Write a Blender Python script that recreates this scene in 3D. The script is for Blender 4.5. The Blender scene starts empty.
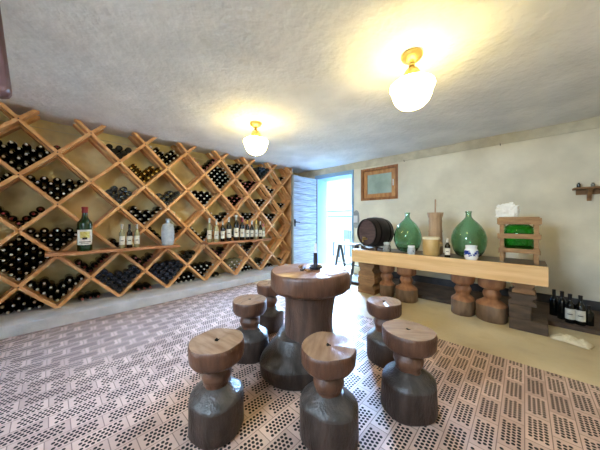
import bpy, bmesh, math, random
from mathutils import Vector, Matrix, noise as mnoise
random.seed(7)
PI = math.pi
SC = bpy.context.scene
COL = SC.collection
U, V0, H, ZP = 4.5, 3.93, 2.36, 0.11      # bench wall, rack front, ceiling height, plinth height

# ------------------------------------------------------------------ materials
def lin(c):
    return tuple((x / 12.92 if x <= .04045 else ((x + .055) / 1.055) ** 2.4) for x in c)

def mat(name, col, rough=.6, col2=None, nscale=8, bump=0, bscale=None, metal=0, stretch=None, spec=.5,
        trans=0, emit=None, detail=6, contrast=(.35, .65), coat=0, ior=1.45, mottle=None):
    """procedural surface; colours are given in display values"""
    m = bpy.data.materials.new(name); m.use_nodes = True
    nt = m.node_tree; N = nt.nodes; L = nt.links
    p = N['Principled BSDF']
    p.inputs['Roughness'].default_value = rough
    p.inputs['Metallic'].default_value = metal
    p.inputs['Specular IOR Level'].default_value = spec
    p.inputs['Transmission Weight'].default_value = trans
    p.inputs['Coat Weight'].default_value = coat
    p.inputs['IOR'].default_value = ior
    p.inputs['Base Color'].default_value = (*lin(col), 1)
    if emit:
        p.inputs['Emission Color'].default_value = (*emit[0], 1)
        p.inputs['Emission Strength'].default_value = emit[1]
    if col2 or bump:
        tc = N.new('ShaderNodeTexCoord'); mp = N.new('ShaderNodeMapping')
        if stretch: mp.inputs['Scale'].default_value = stretch
        L.new(tc.outputs['Object'], mp.inputs['Vector'])
    if col2:
        nz = N.new('ShaderNodeTexNoise'); nz.inputs['Scale'].default_value = nscale; nz.inputs['Detail'].default_value = detail
        L.new(mp.outputs[0], nz.inputs['Vector'])
        rp = N.new('ShaderNodeValToRGB')
        rp.color_ramp.elements[0].position = contrast[0]; rp.color_ramp.elements[1].position = contrast[1]
        rp.color_ramp.elements[0].color = (*lin(col), 1); rp.color_ramp.elements[1].color = (*lin(col2), 1)
        L.new(nz.outputs['Fac'], rp.inputs['Fac'])
        out = rp.outputs['Color']
        if mottle:
            n2 = N.new('ShaderNodeTexNoise'); n2.inputs['Scale'].default_value = mottle[1]; n2.inputs['Detail'].default_value = 3
            L.new(tc.outputs['Object'], n2.inputs['Vector'])
            r2 = N.new('ShaderNodeValToRGB'); r2.color_ramp.elements[0].position = .45; r2.color_ramp.elements[1].position = .7
            L.new(n2.outputs['Fac'], r2.inputs['Fac'])
            mx = N.new('ShaderNodeMixRGB'); mx.inputs['Color2'].default_value = (*lin(mottle[0]), 1)
            L.new(r2.outputs['Color'], mx.inputs['Fac']); L.new(out, mx.inputs['Color1']); out = mx.outputs[0]
        L.new(out, p.inputs['Base Color'])
    if bump:
        nb = N.new('ShaderNodeTexNoise'); nb.inputs['Scale'].default_value = bscale or nscale * 3; nb.inputs['Detail'].default_value = 8
        L.new(mp.outputs[0], nb.inputs['Vector'])
        bp = N.new('ShaderNodeBump'); bp.inputs['Strength'].default_value = min(1, bump); bp.inputs['Distance'].default_value = .02
        L.new(nb.outputs['Fac'], bp.inputs['Height']); L.new(bp.outputs[0], p.inputs['Normal'])
    return m

M = {}
M['ceiling'] = mat('ceiling_plaster', (.84, .845, .85), .8, (.91, .91, .91), 2.2, .7, 15)
M['wall'] = mat('cream_plaster', (.86, .83, .75), .85, (.92, .89, .81), 2.5, .35, 14, mottle=((.80, .77, .69), 1.3))
M['cement'] = mat('cement_render', (.50, .50, .49), .75, (.60, .59, .55), 3, .35, 10)
M['backwall'] = mat('ochre_wall', (.86, .79, .56), .85, (.94, .89, .69), 3.5, .4, 12, mottle=((.66, .60, .46), 2.2))
M['concrete'] = mat('floor_concrete', (.76, .69, .55), .5, (.84, .78, .64), 4, .25, 25, spec=.4, mottle=((.68, .61, .49), 2.0))
M['plinth'] = mat('plinth_concrete', (.74, .75, .77), .7, (.83, .83, .84), 6, .3, 30)
M['ledgebrown'] = mat('brown_ledge', (.27, .22, .19), .8, (.38, .31, .25), 7, .5, 30)  # one dark brown tone over the whole ledge
M['wallband'] = mat('dark_wall_band', (.22, .22, .24), .7, (.30, .29, .30), 8)
M['cornice'] = mat('cornice_plaster', (.74, .71, .62), .8, (.82, .79, .70), 6, .3, 30)
M['rackwood'] = mat('rack_pine', (.80, .57, .36), .42, (.91, .70, .48), 3, .15, 40, stretch=(3, 1, 3))
M['shelfwood'] = mat('shelf_pine', (.64, .42, .27), .45, (.74, .52, .36), 4, .1, 30, stretch=(1, 8, 8))
M['screw'] = mat('screw_steel', (.10, .09, .08), .5, metal=.6)
M['glassdark'] = mat('dark_bottle_glass', (.035, .045, .04), .12, spec=.6)
M['glassblue'] = mat('dusty_dark_glass', (.06, .08, .115), .18, (.10, .125, .16), 30)
M['glassbrown'] = mat('amber_bottle_glass', (.36, .24, .07), .15, spec=.6)
M['glassgreen'] = mat('green_bottle_glass', (.08, .20, .09), .1, spec=.6)
M['glasspale'] = mat('pale_bottle_glass', (.60, .58, .44), .15, spec=.6)
M['silver'] = mat('silver_capsule', (.84, .83, .81), .35, metal=.15)
M['gold'] = mat('gold_capsule', (.90, .74, .38), .35, metal=.2)
M['red'] = mat('red_capsule', (.50, .10, .12), .4)
M['rose'] = mat('rose_capsule', (.74, .42, .42), .4)
M['black'] = mat('black_capsule', (.06, .06, .07), .4)
M['labelw'] = mat('paper_label', (.88, .86, .80), .8, (.80, .78, .72), 40)
M['labely'] = mat('label_vignette', (.74, .68, .30), .8, (.84, .80, .52), 60)
M['ink'] = mat('label_ink', (.16, .15, .14), .8)
M['stonegrey'] = mat('grey_stoneware', (.62, .65, .68), .5, (.72, .74, .76), 20, .2, 60)
M['seattop'] = mat('worn_seat_wood', (.50, .39, .31), .25, (.60, .49, .40), 6, .12, 40, stretch=(1, 5, 5), spec=.5)
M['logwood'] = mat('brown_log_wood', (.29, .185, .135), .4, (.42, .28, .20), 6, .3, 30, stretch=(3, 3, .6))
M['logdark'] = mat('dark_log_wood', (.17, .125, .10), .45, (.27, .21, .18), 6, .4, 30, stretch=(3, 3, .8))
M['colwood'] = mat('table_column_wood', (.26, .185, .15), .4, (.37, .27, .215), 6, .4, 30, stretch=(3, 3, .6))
M['logshoulder'] = mat('lit_log_shoulder', (.22, .195, .18), .3, (.32, .285, .26), 6, .3, 30, stretch=(3, 3, .8))  # paler tops of the bases: reflected daylight put into the colour
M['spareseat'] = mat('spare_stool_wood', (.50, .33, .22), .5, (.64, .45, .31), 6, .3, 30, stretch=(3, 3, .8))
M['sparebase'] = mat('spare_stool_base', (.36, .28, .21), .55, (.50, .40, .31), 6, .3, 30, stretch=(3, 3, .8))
M['pith'] = mat('pith_hole', (.05, .04, .03), .9)
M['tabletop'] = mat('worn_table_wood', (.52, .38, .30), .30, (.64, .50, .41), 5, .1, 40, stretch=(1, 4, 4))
M['oldwood'] = mat('old_block_wood', (.46, .33, .21), .65, (.60, .45, .30), 6, .4, 40, stretch=(4, .8, 4))
M['olddark'] = mat('dark_beam_wood', (.26, .21, .17), .7, (.36, .29, .23), 6, .4, 40, stretch=(4, .8, 4))
M['pine'] = mat('fresh_pine', (.82, .65, .43), .45, (.89, .74, .53), 3, .08, 30, stretch=(6, .5, 8))
M['benchtop'] = mat('bench_top_wood', (.34, .28, .22), .5, (.44, .36, .28), 5, .1, 30, stretch=(6, .6, 6))
M['barrel'] = mat('barrel_oak', (.10, .085, .09), .4, (.16, .13, .13), 8, .2, 40)
M['barrelhead'] = mat('barrel_head_oak', (.27, .21, .21), .4, (.36, .29, .28), 6, .3, 40, stretch=(1, 1, 6))
M['iron'] = mat('black_iron', (.08, .08, .09), .4, metal=.7)
M['brass'] = mat('aged_brass', (.68, .58, .36), .35, metal=.6)
M['churnwood'] = mat('churn_staves', (.62, .50, .38), .6, (.72, .60, .47), 6, .2, 30, stretch=(6, 6, .6))
M['crock'] = mat('ochre_crock', (.70, .58, .36), .4, (.78, .66, .44), 8)
M['crocklid'] = mat('cream_lid', (.86, .82, .70), .4)
M['porcelain'] = mat('white_porcelain', (.88, .89, .90), .15)
M['delft'] = mat('delft_blue', (.12, .22, .55), .15, (.85, .87, .90), 26, contrast=(.5, .56), detail=2)
M['jarglass'] = mat('grey_jar', (.42, .44, .44), .25, (.60, .61, .60), 30)
M['cratewood'] = mat('crate_wood', (.52, .39, .26), .65, (.64, .50, .34), 8, .3, 40, stretch=(4, 1, 4))
M['bag'] = mat('crumpled_white_plastic', (.93, .93, .92), .35, trans=.15)
M['cloth'] = mat('white_rag', (.86, .82, .72), .9, (.78, .73, .62), 20, .3, 60)
M['maroon'] = mat('maroon_board', (.33, .22, .21), .4, (.40, .28, .27), 4)
M['switchpatch'] = mat('grey_patch', (.56, .57, .57), .85, (.62, .62, .62), 12)
M['white'] = mat('white_plastic', (.9, .9, .9), .4)
M['wax'] = mat('candle_wax', (.86, .85, .88), .5)
M['pewter'] = mat('dark_pewter', (.22, .22, .24), .35, metal=.6)
M['corkm'] = mat('cork', (.62, .46, .30), .8, (.50, .36, .22), 60)
M['doorpaint'] = mat('whitewashed_planks', (.52, .53, .54), .5, (.72, .73, .74), 5, .3, 20, stretch=(.6, 4, 9))
M['dooredge'] = mat('door_stile_wood', (.50, .47, .42), .6, (.58, .55, .50), 6)
M['frameblue'] = mat('painted_reveal', (.56, .68, .78), .6)
M['winwood'] = mat('window_wood', (.52, .33, .19), .45, (.64, .43, .26), 6, .1, 40, stretch=(4, 4, 1))
M['sashwood'] = mat('sash_wood', (.66, .45, .27), .4, (.76, .56, .36), 6, .1, 40, stretch=(4, 4, 1))
M['pane'] = mat('dusty_pane', (.55, .62, .57), .22, (.66, .72, .67), 3.5, spec=.6)
M['step'] = mat('dark_grey_wood', (.22, .22, .24), .5, (.30, .30, .32), 8)
M['steptread'] = mat('pale_tread_wood', (.62, .62, .62), .5)
M['outwall'] = mat('grey_rendered_wall', (.50, .52, .54), .9, (.62, .63, .64), 2)
M['outground'] = mat('worn_gravel', (.34, .35, .31), .9, (.42, .42, .38), 20)
M['outrail'] = mat('grey_rail', (.26, .28, .30), .7)
M['wire'] = mat('pale_cable', (.80, .76, .62), .5)

# hollow green glass for the carboys
def glass(name, col):
    m = bpy.data.materials.new(name); m.use_nodes = True
    nt = m.node_tree; N = nt.nodes; L = nt.links
    p = N['Principled BSDF']
    p.inputs['Base Color'].default_value = (*col, 1); p.inputs['Roughness'].default_value = .03
    p.inputs['Transmission Weight'].default_value = 1; p.inputs['IOR'].default_value = 1.45
    return m
M['carboy'] = glass('green_carboy_glass', (.42, .68, .52))
M['demijohn'] = glass('bright_green_glass', (.10, .62, .12))

# glowing opal globe
M['opal'] = mat('opal_globe', (.95, .93, .85), .3, emit=((1.0, .78, .28), 18))

# pierced brick paving: procedural courses and staggered holes
def brick_material():
    m = bpy.data.materials.new('pierced_brick'); m.use_nodes = True
    nt = m.node_tree; N = nt.nodes; L = nt.links
    def math_(op, a, b=None, c=None):
        n = N.new('ShaderNodeMath'); n.operation = op
        for i, x in enumerate((a, b, c)):
            if x is None: continue
            if isinstance(x, (int, float)): n.inputs[i].default_value = x
            else: L.new(x, n.inputs[i])
        return n.outputs[0]
    tc = N.new('ShaderNodeTexCoord'); sx = N.new('ShaderNodeSeparateXYZ'); L.new(tc.outputs['Object'], sx.inputs[0])
    BW, BL = .104, .226
    yv = math_('DIVIDE', sx.outputs['Y'], BW)
    course = math_('FLOOR', yv); wy = math_('MULTIPLY', math_('FRACT', yv), BW)
    par = math_('MODULO', math_('ADD', course, 200), 2)
    wn = N.new('ShaderNodeTexWhiteNoise'); wn.noise_dimensions = '1D'; L.new(course, wn.inputs['W'])
    off = math_('ADD', math_('MULTIPLY', par, .5), math_('MULTIPLY', wn.outputs['Value'], .16))
    xv = math_('ADD', math_('DIVIDE', sx.outputs['X'], BL), off)
    bidx = math_('FLOOR', xv); wx = math_('MULTIPLY', math_('FRACT', xv), BL)
    # joint
    ex = math_('MINIMUM', wx, math_('SUBTRACT', BL, wx)); ey = math_('MINIMUM', wy, math_('SUBTRACT', BW, wy))
    joint = math_('LESS_THAN', math_('MINIMUM', ex, ey), .0022)
    # holes: 4 rows x 8, alternate rows shifted half a pitch
    PR, PH = .0205, .0222
    ry = math_('DIVIDE', math_('SUBTRACT', wy, BW / 2 - 2 * PR), PR)
    row = math_('FLOOR', ry); fy = math_('MULTIPLY', math_('SUBTRACT', math_('FRACT', ry), .5), PR)
    rpar = math_('MULTIPLY', math_('MODULO', math_('ADD', row, 20), 2), .5)
    rx = math_('SUBTRACT', math_('DIVIDE', math_('SUBTRACT', wx, .0195), PH), rpar)
    ci = math_('FLOOR', rx); fx = math_('MULTIPLY', math_('SUBTRACT', math_('FRACT', rx), .5), PH)
    d = math_('SQRT', math_('ADD', math_('MULTIPLY', fx, fx), math_('MULTIPLY', fy, fy)))
    hole = math_('LESS_THAN', d, .0082)
    okr = math_('MULTIPLY', math_('GREATER_THAN', row, -.5), math_('LESS_THAN', row, 3.5))
    okc = math_('MULTIPLY', math_('GREATER_THAN', ci, -.5), math_('LESS_THAN', ci, 7.5))
    hole = math_('MULTIPLY', hole, math_('MULTIPLY', okr, okc))
    hole2 = math_('MULTIPLY', math_('LESS_THAN', wx, BL - .014), hole)
    # colour
    cb = N.new('ShaderNodeCombineXYZ'); L.new(bidx, cb.inputs[0]); L.new(course, cb.inputs[1])
    w2 = N.new('ShaderNodeTexWhiteNoise'); w2.noise_dimensions = '2D'; L.new(cb.outputs[0], w2.inputs['Vector'])
    nz = N.new('ShaderNodeTexNoise'); nz.inputs['Scale'].default_value = 5; nz.inputs['Detail'].default_value = 6
    L.new(tc.outputs['Object'], nz.inputs['Vector'])
    f = math_('ADD', math_('MULTIPLY', w2.outputs['Value'], .45), math_('MULTIPLY', nz.outputs['Fac'], .55))
    rp = N.new('ShaderNodeValToRGB')
    rp.color_ramp.elements[0].position = .25; rp.color_ramp.elements[1].position = .75
    rp.color_ramp.elements[0].color = (*lin((.70, .58, .53)), 1); rp.color_ramp.elements[1].color = (*lin((.82, .70, .64)), 1)
    L.new(f, rp.inputs['Fac'])
    m1 = N.new('ShaderNodeMixRGB'); m1.inputs['Color2'].default_value = (*lin((.50, .40, .36)), 1)
    L.new(joint, m1.inputs['Fac']); L.new(rp.outputs[0], m1.inputs['Color1'])
    m2 = N.new('ShaderNodeMixRGB'); m2.inputs['Color2'].default_value = (*lin((.05, .035, .035)), 1)
    L.new(hole2, m2.inputs['Fac']); L.new(m1.outputs[0], m2.inputs['Color1'])
    p = N['Principled BSDF']; L.new(m2.outputs[0], p.inputs['Base Color'])
    p.inputs['Specular IOR Level'].default_value = .45
    L.new(math_('ADD', math_('MULTIPLY', hole2, .5), .38), p.inputs['Roughness'])
    bp = N.new('ShaderNodeBump'); bp.inputs['Strength'].default_value = .5; bp.inputs['Distance'].default_value = .004
    hgt = math_('SUBTRACT', math_('MULTIPLY', nz.outputs['Fac'], .6), math_('MULTIPLY', joint, 1))
    L.new(hgt, bp.inputs['Height']); L.new(bp.outputs[0], p.inputs['Normal'])
    return m
M['brick'] = brick_material()

# ------------------------------------------------------------------ mesh helpers
def obj(name, bm, mats, parent=None, smooth=False, loc=None):
    me = bpy.data.meshes.new(name)
    bmesh.ops.recalc_face_normals(bm, faces=bm.faces)
    if smooth:
        for f in bm.faces: f.smooth = True
    bm.to_mesh(me); bm.free()
    for m in (mats if isinstance(mats, (list, tuple)) else [mats]): me.materials.append(m)
    if smooth:
        try: me.set_sharp_from_angle(angle=math.radians(42))
        except Exception: pass
    o = bpy.data.objects.new(name, me); COL.objects.link(o)
    if parent: o.parent = parent
    if loc: o.location = loc
    return o

def tag(o, label, cat, group=None, kind=None):
    o['label'] = label; o['category'] = cat
    if group: o['group'] = group
    if kind: o['kind'] = kind
    return o

def thing(name, label, cat, loc=(0, 0, 0), rz=0, group=None, rot=None):
    o = bpy.data.objects.new(name, None); COL.objects.link(o)
    o.empty_display_size = .05
    o.location = loc; o.rotation_euler = rot if rot else (0, 0, rz)
    return tag(o, label, cat, group)

def struct(name, bm, mats, parent=None, smooth=False):
    o = obj(name, bm, mats, parent, smooth)
    o['kind'] = 'structure'
    return o

def box(bm, a, b, bev=0, mi=0, mtx=None):
    x0, y0, z0 = a; x1, y1, z1 = b
    vs = [bm.verts.new(p) for p in ((x0, y0, z0), (x1, y0, z0), (x1, y1, z0), (x0, y1, z0), (x0, y0, z1), (x1, y0, z1), (x1, y1, z1), (x0, y1, z1))]
    fs = [bm.faces.new([vs[i] for i in q]) for q in ((0, 3, 2, 1), (4, 5, 6, 7), (0, 1, 5, 4), (1, 2, 6, 5), (2, 3, 7, 6), (3, 0, 4, 7))]
    for f in fs: f.material_index = mi
    if bev:
        es = list({e for f in fs for e in f.edges})
        r = bmesh.ops.bevel(bm, geom=es, offset=bev, segments=2, affect='EDGES', profile=.6)
        vs = list({v for f in r['faces'] for v in f.verts} | {v for v in vs if v.is_valid})
        for f in r['faces']: f.material_index = mi
    if mtx is not None:
        done = set(); stack = list(v for v in vs if v.is_valid)
        while stack:
            v = stack.pop()
            if v in done: continue
            done.add(v)
            for e in v.link_edges: stack.append(e.other_vert(v))
        bmesh.ops.transform(bm, matrix=mtx, verts=list(done))
    return bm

def bx(a, b, bev=0): return box(bmesh.new(), a, b, bev)

def lathe(prof, seg=24, amp=0, seed=0, bm=None, mis=None, closed=False, mtx=None, oval=1.0, lobes=None):
    """revolve (r,z) points about z; amp roughens like hand-hewn wood; lobes = facets"""
    bm = bm or bmesh.new()
    rings = []
    n = len(prof)
    for k, (r, z) in enumerate(prof):
        if r < 1e-5:
            v = bm.verts.new((0, 0, z)); rings.append([v]); continue
        ring = []
        for i in range(seg):
            a = 2 * PI * i / seg
            rr = r
            if amp:
                rr *= 1 + amp * mnoise.noise(Vector((math.cos(a) * 1.3 + seed * 3.1, math.sin(a) * 1.3 - seed, z * 5)))
            if lobes:
                rr *= 1 + lobes[1] * math.cos(lobes[0] * a + seed)
            dz = 0
            if amp: dz = amp * .12 * mnoise.noise(Vector((math.cos(a) * 1.1, math.sin(a) * 1.1 + seed * 2.0, z * 4 + 7)))
            ring.append(bm.verts.new((rr * math.cos(a), rr * math.sin(a) * oval, z + dz * (1 if 0.02 < z else 0))))
        rings.append(ring)
    pairs = list(zip(range(n - 1), range(1, n)))
    if closed: pairs.append((n - 1, 0))
    fresh = [v for r in rings for v in r]
    for q, (a, b) in enumerate(pairs):
        A, B = rings[a], rings[b]
        mi = mis[q] if mis else 0
        if len(A) == 1 and len(B) == 1: continue
        for i in range(seg):
            j = (i + 1) % seg
            if len(A) == 1: f = bm.faces.new((A[0], B[i], B[j]))
            elif len(B) == 1: f = bm.faces.new((A[i], A[j], B[0]))
            else: f = bm.faces.new((A[i], A[j], B[j], B[i]))
            f.material_index = mi
    if mtx is not None: bmesh.ops.transform(bm, matrix=mtx, verts=fresh)
    return bm

def tube(bm, pts, r, seg=8, mi=0):
    pts = [Vector(p) for p in pts]
    rings = []
    for k, p in enumerate(pts):
        d = (pts[min(k + 1, len(pts) - 1)] - pts[max(k - 1, 0)]).normalized()
        up = Vector((0, 0, 1)) if abs(d.z) < .9 else Vector((1, 0, 0))
        a = d.cross(up).normalized(); b = d.cross(a).normalized()
        rad = r[k] if isinstance(r, (list, tuple)) else r
        rings.append([bm.verts.new(p + rad * (math.cos(2 * PI * i / seg) * a + math.sin(2 * PI * i / seg) * b)) for i in range(seg)])
    for A, B in zip(rings, rings[1:]):
        for i in range(seg):
            f = bm.faces.new((A[i], A[(i + 1) % seg], B[(i + 1) % seg], B[i])); f.material_index = mi
    for R in (rings[0], rings[-1]):
        f = bm.faces.new(R); f.material_index = mi
    return bm

def prism(poly, y0, y1, bm=None, mi=0, bev=0):
    """polygon in (x,z) extruded from y0 to y1"""
    bm = bm or bmesh.new()
    A = [bm.verts.new((x, y0, z)) for x, z in poly]; B = [bm.verts.new((x, y1, z)) for x, z in poly]
    fs = [bm.faces.new(A), bm.faces.new(B[::-1])]
    n = len(poly)
    for i in range(n): fs.append(bm.faces.new((A[i], B[i], B[(i + 1) % n], A[(i + 1) % n])))
    for f in fs: f.material_index = mi
    if bev:
        es = list({e for f in fs for e in f.edges})
        bmesh.ops.bevel(bm, geom=es, offset=bev, segments=1, affect='EDGES')
    return bm

def copy_tree(o, parent=None):
    c = o.copy(); COL.objects.link(c)
    if parent: c.parent = parent
    for ch in list(o.children): copy_tree(ch, c)
    return c

# ------------------------------------------------------------------ the room
UL, VB, VW = -0.95, -1.05, 4.3             # left end, wall behind the camera, wall behind the rack
BRU = 2.55                                   # the paving stops here
struct('floor', bx((UL - .2, VB - .2, -.12), (U, VW + .2, -.004)), M['concrete'])
struct('floor_brick_paving', bx((UL, VB, -.02), (BRU, 3.60, 0.0)), M['brick'])
bm = bx((BRU, VB, -.02), (U, VW, -.001)); struct('floor_concrete_strip', bm, M['concrete'])
bm = bmesh.new()
box(bm, (UL, 3.60, -.02), (3.58, VW, ZP), .008); box(bm, (3.581, 3.78, -.02), (U, VW, ZP), .008)
struct('trim_1', bm, M['plinth'])                                             # low plinth carrying the rack
struct('trim_2', bx((3.70, VB, -.02), (U, 2.45, .05), .008), M['ledgebrown'])       # low ledge along the bench wall
struct('wall_foot_band', bx((U - .02, VB, .05), (U, 2.45, .16), .004), M['wallband'])  # narrow dark band along the foot of the bench wall
def ceiling_mesh():
    bm = bmesh.new(); n = 90
    x0, x1, y0, y1 = UL - .2, U + .4, VB - .2, VW + .3
    vs = [[None] * (n + 1) for _ in range(n + 1)]
    for i in range(n + 1):
        for j in range(n + 1):
            x = x0 + (x1 - x0) * i / n; y = y0 + (y1 - y0) * j / n
            z = H + .012 * mnoise.noise(Vector((x * 1.4, y * 1.4, 0))) + .006 * mnoise.noise(Vector((x * 5, y * 5, 3)))
            vs[i][j] = bm.verts.new((x, y, max(z, H - .004)))
    for i in range(n):
        for j in range(n): bm.faces.new((vs[i][j], vs[i][j + 1], vs[i + 1][j + 1], vs[i + 1][j]))
    return bm
cm = ceiling_mesh(); struct('ceiling', cm, M['ceiling'], smooth=True)
struct('ceiling_slab', bx((UL - .2, VB - .2, H + .05), (U + .4, VW + .3, H + .25)), M['ceiling'])
struct('wall_left', bx((UL - .2, VW, -.1), (U + .4, VW + .25, H + .04)), M['backwall'])
struct('wall_back', bx((UL - .2, VB - .2, -.1), (U + .4, VB, H + .04)), M['wall'])
# the wall on the camera's left has a window with open shutters to the daylight
F0, F1, FZ0, FZ1 = .55, 1.40, 1.35, 2.05
bm = bmesh.new(); ys = [VB, F0, F1, VW]; zs = [-.1, FZ0, FZ1, H + .04]
for i in range(3):
    for k in range(3):
        if i == 1 and k == 1: continue
        box(bm, (UL - .2, ys[i], zs[k]), (UL, ys[i + 1], zs[k + 1]))
struct('wall_front', bm, M['wall'])
win2 = bpy.data.objects.new('window_2', None); COL.objects.link(win2); win2['kind'] = 'structure'; win2.location = (UL, 0, 0)
# bench wall with its doorway and window niche
D0, D1, DT = 2.71, 3.684, 2.19
W0, W1, WZ0, WZ1 = 1.726, 2.494, 1.54, 2.19
bm = bmesh.new()
ys = [VB, W0, W1, D0, D1, VW]; zs = [-.1, WZ0, WZ1, H + .04]
for i in range(5):
    for k in range(3):
        a, b = ys[i], ys[i + 1]; c, d = zs[k], zs[k + 1]
        if i == 3 and k < 2: continue
        if i == 1 and k == 1:
            box(bm, (U + .11, a, c), (U + .4, b, d)); continue
        box(bm, (U, a, c), (U + .4, b, d))
bmesh.ops.remove_doubles(bm, verts=bm.verts, dist=1e-4)
struct('wall_right', bm, M['wall'])
struct('trim_3', bx((U - .025, VB, H - .135), (U, VW, H + .01), .006), M['cornice'])      # cornice band
# door surround
bm = bmesh.new()
box(bm, (U - .012, D1 - .004, 0.0), (U + .402, D1 + .05, DT + .02)); box(bm, (U - .012, D0 - .05, 0), (U + .402, D0 + .004, DT + .02))
struct('trim_4', bm, M['frameblue'])
bm = bx((U - .02, D0 - .05, DT - .06), (U + .403, D1 + .05, DT + .03), .005); struct('trim_5', bm, M['frameblue'])
struct('floor_threshold', bx((U - .02, D0, -.1), (U + .5, D1, .012), .004), M['plinth'])

# door leaf, opened into the room
door = bpy.data.objects.new('door_1', None); COL.objects.link(door); door['kind'] = 'structure'; door.location = (3.64, 3.665, 0)
bm = bmesh.new()
nz_ = 15; z = .13; hh = (2.13 - .13) / nz_
for k in range(nz_):
    off = random.uniform(-.003, .003)
    box(bm, (.045, .004 + off, z + k * hh + .003), (.855, .036 + off, z + (k + 1) * hh - .003), .004)
obj('door_planks', bm, M['doorpaint'], door)
bm = bmesh.new(); box(bm, (0, -.006, .125), (.044, .05, 2.135), .004); box(bm, (.816, -.012, .125), (.856, .003, 2.135), .003)
obj('door_stile', bm, M['dooredge'], door)
bm = bmesh.new(); tube(bm, [(.075, -.006, 1.1), (.075, -.05, 1.1)], .009); tube(bm, [(.07, -.05, 1.1), (.17, -.052, 1.095)], .009)
box(bm, (.058, -.008, 1.0), (.092, .004, 1.16), .002)
obj('door_handle', bm, M['iron'], door)

# little wood-framed window in its niche
win = bpy.data.objects.new('window_1', None); COL.objects.link(win); win['kind'] = 'structure'; win.location = (U, 0, 0)
bm = bmesh.new()
def frame_ring(bm, x0, x1, y0, y1, z0, z1, w, bev=.004):
    box(bm, (x0, y0, z0), (x1, y0 + w, z1), bev); box(bm, (x0, y1 - w, z0), (x1, y1, z1), bev)
    box(bm, (x0, y0 + w, z0), (x1, y1 - w, z0 + w), bev); box(bm, (x0, y0 + w, z1 - w), (x1, y1 - w, z1), bev)
frame_ring(bm, -.15, -.09, F0, F1, FZ0, FZ1, .05); box(bm, (-.145, (F0 + F1) / 2 - .025, FZ0 + .05), (-.095, (F0 + F1) / 2 + .025, FZ1 - .05), .004)
obj('window_frame', bm, M['winwood'], win2); bm = bmesh.new()
frame_ring(bm, -.012, .10, W0, W1, WZ0, WZ1, .05); obj('window_frame', bm, M['winwood'], win)
bm = bmesh.new(); frame_ring(bm, .015, .065, W0 + .055, W1 - .055, WZ0 + .055, WZ1 - .055, .075); sash = obj('window_sash', bm, M['sashwood'], win)
bm = bx((.035, W0 + .125, WZ0 + .125), (.042, W1 - .125, WZ1 - .125)); obj('window_pane', bm, M['pane'], win)
bm = bmesh.new(); box(bm, (-.005, W0 + .085, 1.80), (.016, W0 + .10, 1.92), .003); obj('window_handle', bm, M['white'], win)

# ------------------------------------------------------------------ wine rack
HW, HP, CU0 = .2928, .301, -.223            # half width, half height of a diamond, first node
RL, RR, RTOP = -.86, 3.86, H - .012
def clip(poly, axis, lim, keep_less):
    out = []
    n = len(poly)
    for i in range(n):
        p, q = poly[i], poly[(i + 1) % n]
        ip = (p[axis] <= lim) if keep_less else (p[axis] >= lim); iq = (q[axis] <= lim) if keep_less else (q[axis] >= lim)
        if ip: out.append(p)
        if ip != iq:
            t = (lim - p[axis]) / (q[axis] - p[axis]); out.append((p[0] + t * (q[0] - p[0]), p[1] + t * (q[1] - p[1])))
    return out
rack = thing('wine_rack', 'tall built-in pine wine rack of crossed boards making diamond bins', 'wine rack', (0, V0, ZP))
TH = .035
ang = math.atan2(HP, HW)
def board(u_start, sgn):
    L_ = 5.0; dx, dz = math.cos(ang) * sgn, math.sin(ang); nx, nz = -math.sin(ang) * sgn, math.cos(ang)
    t = TH / 2
    a = (u_start - dx * .3, -dz * .3); b = (u_start + dx * L_, dz * L_)
    poly = [(a[0] - nx * t, a[1] - nz * t), (b[0] - nx * t, b[1] - nz * t), (b[0] + nx * t, b[1] + nz * t), (a[0] + nx * t, a[1] + nz * t)]
    for ax, lim, less in ((0, RL, False), (0, RR, True), (1, 0.001, False), (1, RTOP - ZP, True)):
        poly = clip(poly, ax, lim, less)
        if len(poly) < 3: return
    dep0 = 0.0 if sgn > 0 else .0015
    bm = prism(poly, dep0, .115); prism(poly, .20, .325 - dep0, bm)           # front and rear plank of each diagonal
    # thin rail between them so bottles rest on it
    poly2 = poly
    if sgn > 0:
        for k in range(-4, 18):                                            # dark screw head at each crossing
            un = u_start + k * HW; zn = k * HP
            if RL < un < RR and 0.05 < zn < RTOP - ZP - .03:
                lathe([(.007, 0), (.007, .004), (0, .004)], 8, bm=bm, mis=[1, 1], mtx=Matrix.Translation((un, 0, zn)) @ Matrix.Rotation(PI / 2, 4, 'X'))
    obj('diagonal_board', bm, [M['rackwood'], M['screw']], rack)
for k in range(-14, 16):
    us = CU0 + (2 * k + 1) * HW
    if us > RR: continue
    if us + 7.6 * HW < RL: continue
    board(us, 1)
for k in range(-3, 16):
    us = CU0 + (2 * k + 1) * HW
    if us < RL or us - 7.6 * HW > RR: continue
    board(us, -1)
obj('end_post', bx((RR, 0, 0), (RR + .04, .33, RTOP - ZP), .004), M['rackwood'], rack)
obj('end_post', bx((RL - .04, 0, 0), (RL, .33, RTOP - ZP), .004), M['rackwood'], rack)

# shelves pegged onto the rack
tag(obj('display_shelf', bx((-.03, 3.69, .735), (1.33, V0 - .003, .768), .004), M['shelfwood']),
    'long pine shelf on the rack under the largest green bottle and grey jug', 'shelf', 'pine shelves on the rack')
tag(obj('display_shelf', bx((1.755, 3.69, .735), (3.04, V0 - .003, .768), .004), M['shelfwood']),
    'pine shelf on the rack carrying a row of eleven bottles', 'shelf', 'pine shelves on the rack')
tag(obj('power_cord', tube(bmesh.new(), [(RL, VW - .006, H - .10), (1.2, VW - .006, H - .115), (3.8, VW - .006, H - .11)], .005), M['wire']),
    'thin pale cable running along the wall behind the top of the rack', 'cable')

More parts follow.
